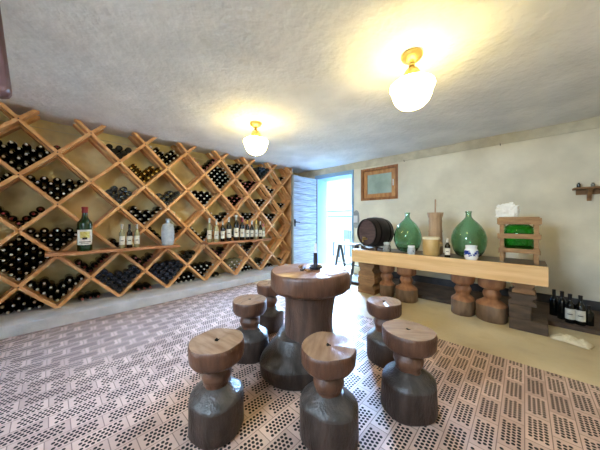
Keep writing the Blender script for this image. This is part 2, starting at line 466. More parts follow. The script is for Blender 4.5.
# ------------------------------------------------------------------ bottles
def bottle_profile(r, h):
    return [(0, .004), (r * .55, .0), (r * .95, 0), (r, r * .1), (r, h * .60), (r * .93, h * .655), (r * .62, h * .71), (r * .42, h * .76), (r * .36, h * .82), (r * .325, h * .925)]
def neck_profile(r, h):
    return [(r * .335, h * .915), (r * .32, h * .955), (r * .33, h * .96), (r * .33, h * .985), (r * .28, h), (0, h)]
mesh_cache = {}
def bottle_meshes(gm, cm_, r=.0372, h=.29, seg=14):
    key = (gm, cm_, r, h)
    if key not in mesh_cache:
        a = obj('body_tmp', lathe(bottle_profile(r, h), seg), M[gm], smooth=True)
        b = obj('cap_tmp', lathe(neck_profile(r, h), max(8, seg - 2)), M[cm_], smooth=True)
        mesh_cache[key] = (a.data, b.data)
        a.data.name = 'wine_bottle'; b.data.name = 'capsule'
        bpy.data.objects.remove(a); bpy.data.objects.remove(b)
    return mesh_cache[key]

LEVEL = {2.21: 'top', 1.91: 'second', 1.61: 'third', 1.31: 'fourth', 1.01: 'fifth', .71: 'sixth', .41: 'seventh', .11: 'bottom'}
ORD = ['first', 'second', 'third', 'fourth', 'fifth', 'sixth', 'seventh', 'eighth']
# (column, level): (count, glass, capsule, pile shape, base end showing)
F = {
 (-1, 1.61): (14, 'glassdark', 'silver', 'level', 0), (-1, .41): (8, 'glassdark', 'silver', 'level', 0),
 (0, 1.91): (19, 'glassdark', 'silver', 'level', 0), (0, 1.31): (7, 'glassdark', 'red', 'vee', 0), (0, .71): (25, 'glassdark', 'silver', 'level', 0), (0, .11): (10, 'glassdark', 'silver', 'row', 0),
 (1, 2.21): (1, 'glassdark', 'red', 'level', 0), (1, 1.61): (15, 'glassdark', 'silver', 'level', 0), (1, 1.01): (15, 'glassdark', 'silver', 'level', 0), (1, .41): (14, 'glassdark', 'silver', 'vee', 0),
 (2, .71): (6, 'glassdark', 'red', 'vee', 0), (2, .11): (3, 'glassdark', 'rose', 'row', 0),
 (3, 2.21): (6, 'glassdark', 'black', 'level', 1), (3, 1.61): (8, 'glassblue', 'silver', 'level', 1), (3, 1.01): (2, 'glassdark', 'black', 'vee', 0), (3, .41): (17, 'glassblue', 'black', 'vee', 1),
 (4, 1.91): (13, 'glassbrown', 'gold', 'level', 0), (4, 1.31): (12, 'glassdark', 'silver', 'level', 0), (4, .71): (5, 'glassdark', 'rose', 'vee', 0), (4, .11): (3, 'glassdark', 'rose', 'row', 0),
 (5, 2.21): (13, 'glassdark', 'silver', 'level', 0), (5, 1.61): (8, 'glassblue', 'silver', 'level', 1), (5, 1.01): (9, 'glassdark', 'black', 'vee', 0), (5, .41): (19, 'glassblue', 'black', 'level', 1),
 (6, .71): (5, 'glassdark', 'black', 'level', 1), (6, .11): (9, 'glassdark', 'silver', 'row', 0),
 (7, 2.21): (8, 'glassdark', 'rose', 'vee', 0), (7, 1.61): (14, 'glassdark', 'silver', 'level', 0), (7, 1.01): (8, 'glassdark', 'silver', 'vee', 0), (7, .41): (10, 'glassdark', 'silver', 'level', 0),
 (8, 1.91): (24, 'glassdark', 'silver', 'level', 0), (8, 1.31): (8, 'glassdark', 'silver', 'level', 0), (8, .71): (5, 'glassdark', 'rose', 'vee', 0), (8, .11): (2, 'glassblue', 'silver', 'row', 0),
 (9, 2.21): (13, 'glassdark', 'silver', 'level', 0), (9, 1.61): (11, 'glassdark', 'rose', 'level', 0), (9, 1.01): (7, 'glassdark', 'silver', 'vee', 0), (9, .41): (9, 'glassdark', 'silver', 'level', 0),
 (10, 1.91): (13, 'glassdark', 'rose', 'level', 0), (10, 1.31): (10, 'glassdark', 'silver', 'level', 0), (10, .71): (6, 'glassblue', 'black', 'vee', 0), (10, .11): (8, 'glassdark', 'silver', 'row', 0),
 (9.5, 0): (0, '', '', '', 0),
 (11, 2.21): (14, 'glassdark', 'black', 'level', 1), (11, 1.61): (8, 'glassdark', 'silver', 'level', 0), (11, 1.01): (6, 'glassdark', 'silver', 'level', 0), (11, .41): (4, 'glassdark', 'silver', 'level', 0),
 (12, 1.91): (8, 'glassdark', 'silver', 'level', 0), (12, 1.31): (8, 'glassdark', 'silver', 'level', 0), (12, .11): (3, 'glassdark', 'silver', 'row', 0),
 (13, 2.21): (4, 'glassdark', 'silver', 'level', 0), (13, 1.61): (5, 'glassdark', 'silver', 'level', 0), (13, 1.01): (1, 'glassdark', 'silver', 'level', 0), (13, .41): (3, 'glassdark', 'silver', 'level', 0),
}
# the eighth column holds pale wrapped bottles low down
F[(10, .71)] = (7, 'glassdark', 'silver', 'vee', 0)
F[(9, .41)] = (9, 'glasspale', 'silver', 'level', 0)
del F[(9.5, 0)]
BD = .0752
def spots(c, lev, n, shape):
    u = CU0 + HW * c
    lev = ZP + HP * round((lev - ZP) / HP)
    out = []
    if shape == 'row':
        for k in range(3):
            zc = ZP + .0376 + k * .066
            half = HW * (1 - (zc - ZP) / HP) - .0376 * 1.414 - TH * .72
            m = 0
            xs = []
            o = 0 if k % 2 == 0 else BD / 2
            for q in range(-4, 5):
                x = q * BD + o
                if abs(x) <= half + .001: xs.append(x)
            out += [(u + x, zc) for x in sorted(xs, key=abs)]
        return out[:n]
    e1 = Vector((HW, HP)).normalized(); e2 = Vector((-HW, HP)).normalized()
    vz = lev - HP
    base = Vector((u, vz)) + Vector((0, 1)) * (TH / 2 / math.cos(ang)) + Vector((0, 1)) * (.0376 / math.cos(ang))
    cand = []
    for i in range(5):
        for j in range(5):
            p = base + (i * e1 + j * e2) * BD
            if p.y > RTOP - .045: continue
            key = (i + j + random.uniform(0, .9), abs(i - j)) if shape == 'level' else (min(i, j) * 2.2 + max(i, j) * .35 + random.uniform(0, .3), i + j)
            cand.append((key, i, j, p))
    cand.sort(key=lambda t: t[0])
    # keep only supported positions
    have = set(); res = []
    pend = cand[:]
    while pend and len(res) < n:
        for t in pend:
            _, i, j, p = t
            if (i == 0 or (i - 1, j) in have) and (j == 0 or (i, j - 1) in have):
                have.add((i, j)); res.append((p.x, p.y)); pend.remove(t); break
        else: break
    return res

CAPW = {'silver': 'silver', 'red': 'red', 'rose': 'pink', 'gold': 'gold', 'black': 'black'}
GLW = {'glassdark': 'dark', 'glassblue': 'dusty dark', 'glassbrown': 'amber', 'glasspale': 'pale'}
LIM = 288
made = 0
rest = bmesh.new(); rest_mats = []
def slot(k):
    if k not in rest_mats: rest_mats.append(k)
    return rest_mats.index(k)
for (c, lev) in sorted(F, key=lambda t: (t[0], -t[1])):
    n, gm, cp, shape, rev = F[(c, lev)]
    ps = spots(c, lev, n, shape)
    nth = ORD[(c // 2) if c % 2 == 0 else ((c + 1) // 2)]
    row = LEVEL[lev]
    end = 'showing its base' if rev else 'with %s capsule' % CAPW[cp]
    if row == 'bottom': where = '%s triangle from left along the bottom of the rack' % nth
    else: where = '%s diamond from left, %s rack row%s' % (nth, row, ' from top' if row != 'top' else '')
    one = len(ps) == 1
    lab = '%s%s bottle %s in %s' % ('only ' if False else '', GLW[gm], end, where)
    grp = '%s bottles in the %s' % (GLW[gm], where)
    for (x, zc) in ps:
        y = 4.275 - random.uniform(0, .018)
        rot = PI / 2 if not rev else -PI / 2
        y0 = y if not rev else y - .29
        if made < LIM or c <= 6 and made < 300:
            b, k = bottle_meshes(gm, cp)
            o = bpy.data.objects.new('wine_bottle', b); COL.objects.link(o)
            o.location = (x, y0, zc); o.rotation_euler = (rot, 0, 0)
            tag(o, lab, 'bottle', None if one else grp)
            kk = bpy.data.objects.new('capsule', k); COL.objects.link(kk); kk.parent = o
            made += 1
        else:
            mt = Matrix.Translation((x, y0, zc)) @ Matrix.Rotation(rot, 4, 'X')
            lathe(bottle_profile(.0372, .29), 12, bm=rest, mis=[slot(gm)] * 9, mtx=mt)
            lathe(neck_profile(.0372, .29), 10, bm=rest, mis=[slot(cp)] * 5, mtx=mt)
if rest_mats:
    o = obj('wine_bottles', rest, [M[k] for k in rest_mats], smooth=True)
    tag(o, 'mass of stored wine bottles filling the far right diamonds of the rack', 'bottles', kind='stuff')

# ---- standing bottles on the shelves
def standing_bottle(name, loc, r, h, gm, cp, label, group=None, lab='labelw', vign=False, squat=False, lab_rz=None):
    t = thing(name, label, 'bottle', loc, 0, group)
    if squat: pr = [(0, .004), (r * .95, 0), (r, r * .1), (r, h * .66), (r * .8, h * .72), (r * .4, h * .78), (r * .34, h * .84)]
    else: pr = bottle_profile(r, h)
    obj('glass_body', lathe(pr, 20), M[gm], t, smooth=True)
    obj('capsule', lathe([(r * .41, h * (.80 if not vign else .86)), (r * .41, h * .955), (r * .45, h * .96), (r * .45, h * .985), (r * .4, h), (0, h)], 14), M[cp], t, smooth=True)
    if lab:
        a0 = math.atan2(-loc[1], -loc[0]) if lab_rz is None else lab_rz    # label faces the room
        bm = bmesh.new(); z0, z1 = h * .14, h * (.50 if not vign else .48)
        w = 1.15; k = 10; rr = r + .0015
        P = [[bm.verts.new((rr * math.cos(a0 - w + 2 * w * i / k), rr * math.sin(a0 - w + 2 * w * i / k), z)) for i in range(k + 1)] for z in (z0, z1)]
        Q = [[bm.verts.new(((rr - .001) * math.cos(a0 - w + 2 * w * i / k), (rr - .001) * math.sin(a0 - w + 2 * w * i / k), z)) for i in range(k + 1)] for z in (z0, z1)]
        for i in range(k):
            bm.faces.new((P[0][i], P[0][i + 1], P[1][i + 1], P[1][i])); bm.faces.new((Q[0][i], Q[0][i + 1], Q[1][i + 1], Q[1][i]))
            bm.faces.new((P[0][i], P[0][i + 1], Q[0][i + 1], Q[0][i])); bm.faces.new((P[1][i], P[1][i + 1], Q[1][i + 1], Q[1][i]))
        lb = obj('paper_label', bm, M[lab], t)
        def patch(nm, aw, za, zb, mm, off=.001):
            bm = bmesh.new(); k = 8; r1 = r + .0015 + off; r0 = r1 - .0008
            A = [[(bm.verts.new((q * math.cos(a0 - aw + 2 * aw * i / k), q * math.sin(a0 - aw + 2 * aw * i / k), z))) for i in range(k + 1)] for q in (r0, r1) for z in (za, zb)]
            for i in range(k): bm.faces.new((A[2][i], A[2][i + 1], A[3][i + 1], A[3][i]))
            obj(nm, bm, mm, lb)
        if vign:
            patch('printed_picture', .62, h * .29, h * .44, M['labely']); patch('printed_line', .8, h * .20, h * .215, M['ink']); patch('printed_drawing', .3, h * .26, h * .31, M['ink'], .002)
            patch('printed_line', .5, h * .165, h * .175, M['ink'])
        else:
            patch('printed_line', .5, h * .30, h * .33, M['ink'])
    return t
SV = 3.80
standing_bottle('large_wine_bottle', (.295, SV, .768), .070, .52, 'glassgreen', 'red', 'oversized green bottle with red capsule and white picture label on left shelf', vign=True)
for i, (x, gm, cp, w) in enumerate(((.655, 'glasspale', 'silver', 'clear bottle with pale capsule, left of three on the left shelf'),
                                    (.735, 'glassdark', 'black', 'dark bottle with black capsule between two pale ones on left shelf'),
                                    (.818, 'glasspale', 'silver', 'pale bottle right of the dark one on the left shelf'))):
    standing_bottle('wine_bottle', (x, SV, .768), .032, .31, gm, cp, w, 'three small bottles on the left shelf')
# grey barrel-shaped stoneware jug
t = thing('stoneware_jug', 'grey barrel-shaped stoneware jug at right end of left shelf', 'jug', (1.20, SV, .768))
obj('jug_body', lathe([(0, 0), (.070, 0), (.074, .01), (.078, .06), (.086, .12), (.088, .16), (.086, .20), (.078, .26), (.070, .30), (.045, .315), (.03, .325)], 24), M['stonegrey'], t, smooth=True)
for z in (.06, .24): obj('hoop', lathe([(.079, z - .012), (.084, z - .01), (.084, z + .01), (.079, z + .012)], 24), M['stonegrey'], t, smooth=True)
obj('jug_neck', lathe([(.028, .32), (.026, .35), (.032, .36), (.032, .385), (0, .39)], 16), M['stonegrey'], t, smooth=True)
# eleven bottles on the right shelf (positions from left to right)
xs11 = [1.83, 1.955, 2.07, 2.19, 2.335, 2.46, 2.575, 2.675, 2.775, 2.875, 2.955]
specs = [('glasspale', 'silver', .036, .40, 'pale'), ('glasspale', 'silver', .038, .36, 'clear'), ('glassdark', 'silver', .037, .36, 'dark'), ('glassdark', 'silver', .044, .42, 'tall dark'),
         ('glassdark', 'silver', .046, .46, 'tallest dark'), ('glassdark', 'red', .044, .42, 'dark red-capped'), ('glassdark', 'gold', .038, .37, 'gold-capped dark'), ('glassdark', 'silver', .036, .36, 'slim dark'),
         ('glasspale', 'gold', .036, .37, 'pale gold-capped'), ('glassdark', 'silver', .036, .35, 'dark'), ('glasspale', 'rose', .034, .30, 'short pale')]
pos = ['first from left', 'second from left', 'third from left', 'fourth from left', 'fifth from left', 'middle one after the tallest', 'fifth from right', 'fourth from right', 'third from right', 'second from right', 'rightmost']
for x, (gm, cp, r, h, w), p in zip(xs11, specs, pos):
    standing_bottle('wine_bottle', (x, SV, .768), r, h, gm, cp, '%s bottle standing on the right rack shelf, %s' % (w, p), 'eleven bottles on the right rack shelf')

# ------------------------------------------------------------------ carved log stools and table
def stool(loc, label, seed, group, r=.145, h=.468, rb=.150, lean=(0, 0)):
    spare = seed > 10
    LW, LD, LS = (M['spareseat'], M['sparebase'], M['spareseat']) if spare else (M['logwood'], M['logdark'], M['logshoulder'])
    t = thing('log_stool', label, 'stool', (loc[0], loc[1], loc[2] if len(loc) > 2 else 0), seed * 1.7, group)
    hs = h - .118
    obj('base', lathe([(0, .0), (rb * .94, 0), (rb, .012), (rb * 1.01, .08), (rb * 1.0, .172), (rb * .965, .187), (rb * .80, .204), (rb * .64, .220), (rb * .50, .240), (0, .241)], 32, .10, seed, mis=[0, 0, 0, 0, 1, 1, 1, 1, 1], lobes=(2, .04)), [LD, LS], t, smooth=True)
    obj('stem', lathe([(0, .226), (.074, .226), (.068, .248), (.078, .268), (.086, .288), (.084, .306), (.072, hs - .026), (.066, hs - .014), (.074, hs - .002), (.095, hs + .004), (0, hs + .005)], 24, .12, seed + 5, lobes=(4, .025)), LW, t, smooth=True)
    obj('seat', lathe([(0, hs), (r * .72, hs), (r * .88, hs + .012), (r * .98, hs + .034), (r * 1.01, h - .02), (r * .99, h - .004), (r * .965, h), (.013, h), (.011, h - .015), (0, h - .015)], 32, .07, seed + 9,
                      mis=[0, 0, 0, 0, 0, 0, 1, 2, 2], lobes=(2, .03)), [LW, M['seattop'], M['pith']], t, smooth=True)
    return t
f_, c_, s_ = 237.6, .7266, .6871
def floor_pt(x, lam):
    t = (x - 300) / f_
    return (lam * (c_ + s_ * t), lam * (s_ - c_ * t))
stool((*floor_pt(217, 1.305),), 'log stool at far left front, nearest the rack side of the table', 1, 'log stools around the table')
stool((*floor_pt(250, 1.985),), 'log stool left of the table, second from the front left corner', 2, 'log stools around the table', rb=.15)
stool((*floor_pt(269.5, 2.50),), 'log stool tucked behind the table, farthest back towards the rack', 3, 'log stools around the table', r=.13, rb=.15)
stool((*floor_pt(328.5, 1.25),), 'nearest log stool in front of the table with golden brown seat', 4, 'log stools around the table', r=.147, rb=.150)
stool((*floor_pt(408, 1.43),), 'log stool at the right front of the table with glossy pale seat', 5, 'log stools around the table', r=.147, rb=.155)
stool((*floor_pt(384, 1.94),), 'log stool right of the table, behind the one with glossy pale seat', 6, 'log stools around the table', r=.135, rb=.14)
kn = 'spare log stools under the bench'
stool((3.50, 1.505, 0), 'spare log stool under the bench, leftmost, beside the carved block', 11, kn, r=.108, rb=.112, h=.475)
stool((3.47, 1.215, 0), 'spare log stool under the bench, second from the left', 12, kn, r=.132, rb=.138, h=.475)
stool((3.47, .55, 0), 'spare log stool under the bench below the right green carboy', 13, kn, r=.12, rb=.128, h=.475)
stool((3.46, .275, 0), 'widest spare log stool under the bench beside the stacked beams', 14, kn, r=.13, rb=.14, h=.475)

TX, TY = floor_pt(309, 1.85)
t = thing('log_table', 'round table carved from one thick log with flared top and base', 'table', (TX, TY, 0))
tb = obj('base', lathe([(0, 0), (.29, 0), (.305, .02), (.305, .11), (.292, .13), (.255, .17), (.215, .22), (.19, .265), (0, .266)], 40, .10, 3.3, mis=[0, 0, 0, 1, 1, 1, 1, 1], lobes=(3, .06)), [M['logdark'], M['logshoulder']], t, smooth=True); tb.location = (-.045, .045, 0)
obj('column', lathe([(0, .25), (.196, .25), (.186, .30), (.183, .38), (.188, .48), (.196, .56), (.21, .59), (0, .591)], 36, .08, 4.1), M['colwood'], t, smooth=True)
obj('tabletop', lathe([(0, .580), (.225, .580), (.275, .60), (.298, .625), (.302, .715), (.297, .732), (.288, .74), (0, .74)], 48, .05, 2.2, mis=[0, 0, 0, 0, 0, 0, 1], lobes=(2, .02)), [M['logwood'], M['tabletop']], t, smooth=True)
# drying crack in the table's side
TT = .7395
def on_table(x, y):
    lam = (1.12 - .74) * f_ / (y - 221); return floor_pt(x, lam)
cx, cy = on_table(315.5, 269.0)
t = thing('candle_holder', 'dark pewter saucer candle holder standing on the log table', 'candle holder', (cx, cy, TT))
obj('saucer', lathe([(0, 0), (.038, 0), (.045, .006), (.062, .020), (.064, .024), (.058, .020), (.04, .010), (0, .009)], 28), M['pewter'], t, smooth=True)
obj('socket', lathe([(0, .008), (.020, .008), (.017, .02), (.0165, .125), (.019, .13), (.0125, .131), (.0125, .12), (0, .12)], 18), M['pewter'], t, smooth=True)
t = thing('candle', 'white candle standing in the pewter holder on the table', 'candle', (cx, cy, TT + .1205))
obj('wax_stick', lathe([(0, 0), (.0118, 0), (.0112, .075), (.008, .082), (0, .080)], 14), M['wax'], t, smooth=True)
obj('wick', tube(bmesh.new(), [(0, 0, .078), (.001, 0, .090), (.003, 0, .094)], .0012, 6), M['ink'], t)
ax, ay = on_table(303, 270.5)
t = thing('corkscrew', 'small wooden handled corkscrew lying on the table left of candle', 'corkscrew', (ax, ay, TT), .4)
obj('handle', tube(bmesh.new(), [(-.045, 0, .012), (-.02, 0, .013), (.02, 0, .013), (.045, 0, .012)], [.008, .012, .012, .008], 12), M['logdark'], t, smooth=True)
pts = [(0, -.008, .012)] + [(.006 * math.cos(k * .9), -.018 - k * .0028, .012 + .006 * math.sin(k * .9)) for k in range(24)]
obj('worm', tube(bmesh.new(), pts, .0022, 6), M['pewter'], t, smooth=True)
for (px, py, rz, lb) in ((300.5, 267.5, .3, 'wine cork lying on the table behind the corkscrew'), (307.5, 271.8, 1.4, 'wine cork lying on the table close to the candle saucer')):
    qx, qy = on_table(px, py)
    tag(obj('wine_cork', tube(bmesh.new(), [(-.022, 0, .0115), (-.02, 0, .0115), (.02, 0, .0115), (.022, 0, .0115)], [.0098, .0115, .0115, .0098], 12), M['corkm'], smooth=True, loc=(qx, qy, TT)), lb, 'cork', 'corks on the table').rotation_euler = (0, 0, rz)

# ------------------------------------------------------------------ bench of planks on blocks
B0, B1, BV0, BV1, BZ, BT = 3.25, 3.80, -.165, 1.96, .492, .680
t = thing('plank_bench', 'long bench table with fresh pine front board resting on blocks', 'bench', (0, 0, 0))
obj('front_board', bx((B0, BV0, BZ), (B0 + .05, BV1, BT), .004), M['pine'], t)
bm = bmesh.new(); box(bm, (B0 + .051, BV0, BT - .055), (B0 + .30, BV1, BT - .001), .004); box(bm, (B0 + .303, BV0, BT - .055), (B1, BV1, BT - .003), .004)
obj('top_planks', bm, M['benchtop'], t)
obj('bearer', bx((B0 + .06, BV0 + .0, BZ), (B1 - .04, BV0 + .26, BT - .056), .004), M['benchtop'], t)
obj('bearer', bx((B0 + .06, BV1 - .36, BZ), (B1 - .04, BV1 - .04, BT - .056), .004), M['benchtop'], t)
# right support: stacked timber
def block(name, a, b, m, label, bev=.008):
    ox, oy = (a[0] + b[0]) / 2, (a[1] + b[1]) / 2
    bm = bx((a[0] - ox, a[1] - oy, 0), (b[0] - ox, b[1] - oy, b[2] - a[2]), bev)
    bmesh.ops.subdivide_edges(bm, edges=[e for e in bm.edges if e.calc_length() > .1], cuts=4, use_grid_fill=True)
    for v in bm.verts:
        if 0.004 < v.co.z < (b[2] - a[2]) - .004:
            q = v.co * 9 + Vector((ox, oy, a[2])) * 5
            v.co.x += .008 * mnoise.noise(q); v.co.y += .008 * mnoise.noise(q + Vector((5, 1, 2)))
    o = obj(name, bm, m, loc=(ox, oy, a[2])); return tag(o, label, 'wood block', 'blocks holding up the bench')
block('timber_beam', (3.31, -.165, 0), (3.66, .12, .115), M['olddark'], 'dark timber beam lowest under the right end of the bench')
block('timber_beam', (3.315, -.05, .116), (3.65, .12, .258), M['olddark'], 'dark timber beam second from floor under right end of bench')
def carved(y0, y1, z0, zh, x0, x1, label, seed, mm):
    """saddle-shaped block with notched ends: outline in (v,z), extruded along u"""
    w = y1 - y0; r = random.Random(seed); h = zh
    pl = [(0, 0), (w, 0), (w, h * .30), (w * .90, h * .36), (w * .84, h * .55), (w * .95, h * .66), (w, h * .70), (w, h), (0, h), (0, h * .72), (w * .10, h * .66), (w * .17, h * .5), (w * .08, h * .36), (0, h * .30)]
    bm = prism([(y + r.uniform(-.004, .004), z) for y, z in pl], 0, x1 - x0, bev=.004)
    bmesh.ops.transform(bm, matrix=Matrix(((0, 1, 0, 0), (1, 0, 0, 0), (0, 0, 1, 0), (0, 0, 0, 1))), verts=bm.verts)
    o = obj('carved_block', bm, mm, loc=(x0, y0, z0)); return tag(o, label, 'wood block', 'blocks holding up the bench')
carved(-.085, .125, .259, .115, 3.32, 3.62, 'notched dark block second from top under right end of bench', 3, M['olddark'])
carved(-.075, .10, .375, .116, 3.33, 3.62, 'notched brown block topmost under right end of bench', 4, M['oldwood'])
carved(1.64, 1.93, 0, .24, 3.37, 3.66, 'notched block on the floor under the left end of bench', 5, M['oldwood'])
carved(1.65, 1.92, .241, .25, 3.38, 3.66, 'notched block stacked on another under the left end of bench', 6, M['oldwood'])

# folding step stool behind the bench end
t = thing('step_stool', 'dark folding step stool between the doorway and the bench', 'step stool', (3.62, 2.27, 0), 0)
for y in (-.17, .17):
    bm = bmesh.new(); tube(bm, [(.26, y, .008), (.04, y, .70)], .022, 8); obj('leg', bm, M['step'], t)
    bm = bmesh.new(); tube(bm, [(-.22, y, .008), (.0, y, .70)], .022, 8); obj('leg', bm, M['step'], t)
obj('tread', bx((-.12, -.19, .70), (.14, .19, .722), .004), M['steptread'], t)
obj('tread', bx((-.17, -.155, .30), (-.04, .155, .318), .003), M['steptread'], t)
obj('crossbar', tube(bmesh.new(), [(-.09, -.17, .40), (-.09, .17, .40)], .01), M['steptread'], t)
obj('crossbar', tube(bmesh.new(), [(.16, -.17, .32), (.16, .17, .32)], .01), M['step'], t)

# ------------------------------------------------------------------ things on the bench
def bench_pt(x, u):
    t = (x - 300) / f_; lam = u / (c_ + s_ * t); return (u, lam * (s_ - c_ * t))
BTZ = BT + .0004
# barrel
bxp, byp = bench_pt(375, 3.50)
AX = math.radians(-19)
t = thing('wine_barrel', 'small dark oak barrel with brass tap on the left end of bench', 'barrel', (bxp, byp, BTZ + .012), AX)
RB, LB = .232, .37
ry = Matrix.Translation((0, 0, RB + .022)) @ Matrix.Rotation(PI / 2, 4, 'Y')
prof = []
for k in range(13):
    q = -1 + 2 * k / 12
    prof.append((RB * (1 - .14 * q * q), q * LB / 2))
head = RB * .86 - .012
bm = lathe(prof + [(head, LB / 2), (head, LB / 2 - .025)], 36, mtx=ry)
bm2 = lathe([(head, -LB / 2 + .025), (head, -LB / 2), (RB * .86, -LB / 2)], 36, bm=bm, mtx=ry)
obj('staves', bm, M['barrel'], t, smooth=True)
bm = lathe([(0, -LB / 2 + .022), (head + .002, -LB / 2 + .022)], 36, mtx=ry); lathe([(0, LB / 2 - .022), (head + .002, LB / 2 - .022)], 36, bm=bm, mtx=ry)
obj('barrel_head', bm, M['barrelhead'], t)
for q in (-.92, -.5, .5, .92):
    r0 = RB * (1 - .14 * q * q)
    obj('hoop', lathe([(r0 - .002, q * LB / 2 - .012), (r0 + .0015, q * LB / 2 - .012), (r0 + .002, q * LB / 2 + .012), (r0 - .002, q * LB / 2 + .012)], 36, mtx=ry), M['iron'], t, smooth=True)
zc = RB + .022
bm = bmesh.new(); tube(bm, [(-LB / 2 + .02, 0, zc - .10), (-LB / 2 - .07, 0, zc - .10)], .012); tube(bm, [(-LB / 2 - .06, 0, zc - .10), (-LB / 2 - .065, 0, zc - .145)], .009)
tube(bm, [(-LB / 2 - .04, -.03, zc - .075), (-LB / 2 - .04, .03, zc - .075)], .008); tube(bm, [(-LB / 2 - .04, 0, zc - .10), (-LB / 2 - .04, 0, zc - .075)], .007)
obj('tap', bm, M['brass'], t, smooth=True)
t2 = thing('barrel_cradle', 'dark wooden cradle under the small barrel on the bench', 'cradle', (bxp, byp, BTZ), AX)
for s in (-1, 1):
    x = s * .13; pl = [(-.15, 0), (.15, 0), (.15, .06), (.11, .05), (.07, .028), (0, .014), (-.07, .028), (-.11, .05), (-.15, .06)]
    bm = prism(pl, x - .02, x + .02); bmesh.ops.transform(bm, matrix=Matrix(((0, 1, 0, 0), (1, 0, 0, 0), (0, 0, 1, 0), (0, 0, 0, 1))), verts=bm.verts)
    obj('cradle_block', bm, M['olddark'], t2)

def carboy_mesh(r, h, th=.006):
    out = [(0, .012), (r * .35, .008), (r * .52, 0), (r * .70, .02), (r * .86, h * .13), (r * .97, h * .25), (r, h * .35), (r * .98, h * .45), (r * .88, h * .56), (r * .70, h * .67), (r * .48, h * .755), (r * .28, h * .82), (r * .175, h * .87), (r * .16, h * .92), (r * .16, h * .965), (r * .20, h * .975), (r * .20, h), (r * .12, h)]
    inn = [(r * .11, h * .96), (r * .12, h * .88), (r * .24, h * .815), (r * .45, h * .745), (r * .67, h * .66), (r * .85 - .001, h * .555), (r * .98 - th, h * .45), (r - th, h * .35), (r * .97 - th, h * .25), (r * .86 - th, h * .135), (r * .70 - th, .03), (r * .52 - th, .014), (r * .3, .018), (0, .02)]
    bm = lathe(out + inn, 40)
    return bm
for (px, lab) in ((407.5, 'round green glass carboy beside the barrel, left of the churn'), (468.5, 'round green glass carboy between the churn and the slatted crate')):
    x, y = bench_pt(px, 3.58)
    tag(obj('glass_carboy', carboy_mesh(.187, .56), M['carboy'], smooth=True, loc=(x, y, BTZ)), lab, 'carboy', 'green carboys on the bench')
# little jars
def jar(px, u, r, h, label, body, lid):
    x, y = bench_pt(px, u)
    t = thing('small_jar', label, 'jar', (x, y, BTZ))
    obj('jar_body', lathe([(0, 0), (r * .85, 0), (r, .01), (r, h * .55), (r * .85, h * .72), (r * .80, h * .80)], 20), M[body], t, smooth=True)
    obj('lid', lathe([(r * .82, h * .78), (r * .90, h * .80), (r * .90, h * .96), (r * .8, h), (0, h)], 20), M[lid], t, smooth=True)
    bm = bmesh.new(); tube(bm, [(-r * .9 * .7, -r * .9 * .7, h * .5), (-r * 1.25, -r * .9, h * .42), (-r * .9 * .7, -r * .95, h * .28)], .004); obj('clasp', bm, M['pewter'], t)
jar(387, 3.335, .052, .135, 'small grey jar in front of the barrel on the bench', 'jarglass', 'stonegrey')
jar(411.3, 3.31, .048, .115, 'small pale jar in front of the left green carboy', 'stonegrey', 'porcelain')
# butter churn and crock
x, y = bench_pt(435.3, 3.63)
t = thing('butter_churn', 'tall tapered wooden butter churn with plunger stick behind ochre crock', 'churn', (x, y, BTZ))
obj('staves', lathe([(0, 0), (.092, 0), (.092, .02), (.080, .36), (.078, .47), (.094, .52), (.098, .555), (.085, .555), (.07, .50), (0, .49)], 28, .015, 2), M['churnwood'], t, smooth=True)
for z, r in ((.08, .091), (.30, .0845), (.44, .080)): obj('hoop', lathe([(r - .002, z - .01), (r + .003, z - .01), (r + .002, z + .01), (r - .003, z + .01)], 28), M['churnwood'], t, smooth=True)
obj('plunger_stick', tube(bmesh.new(), [(0, 0, .48), (.004, 0, .735)], .010, 10), M['churnwood'], t, smooth=True)
x, y = bench_pt(431.3, 3.405)
t = thing('lidded_crock', 'squat ochre crock with cream lid in front of the churn', 'crock', (x, y, BTZ))
obj('crock_body', lathe([(0, 0), (.092, 0), (.098, .012), (.101, .10), (.099, .19), (.096, .205)], 28), M['crock'], t, smooth=True)
obj('lid', lathe([(.094, .203), (.104, .205), (.104, .225), (.09, .234), (0, .236)], 28), M['crocklid'], t, smooth=True)
obj('handle', tube(bmesh.new(), [(-.03, -.098, .17), (-.02, -.122, .16), (0, -.127, .15), (.0, -.122, .13), (-.0, -.100, .12)], .007), M['crock'], t, smooth=True)
# small bottle
x, y = bench_pt(447.5, 3.325)
standing_bottle('small_bottle', (x, y, BTZ), .030, .225, 'glassdark', 'silver', 'small dark bottle with white cap left of the blue painted pot')
# delft pot
x, y = bench_pt(471.3, 3.32)
t = thing('painted_pot', 'white porcelain pot painted with blue flowers before the right carboy', 'pot', (x, y, BTZ))
obj('pot_body', lathe([(0, 0), (.055, 0), (.060, .008), (.070, .04), (.072, .07), (.067, .105), (.056, .122)], 28, mis=[0, 0, 0, 1, 1, 0]), [M['porcelain'], M['delft']], t, smooth=True)
obj('pot_neck', lathe([(.056, .12), (.054, .13), (.058, .155), (.060, .16), (.052, .16), (.048, .13), (0, .125)], 28), M['porcelain'], t, smooth=True)
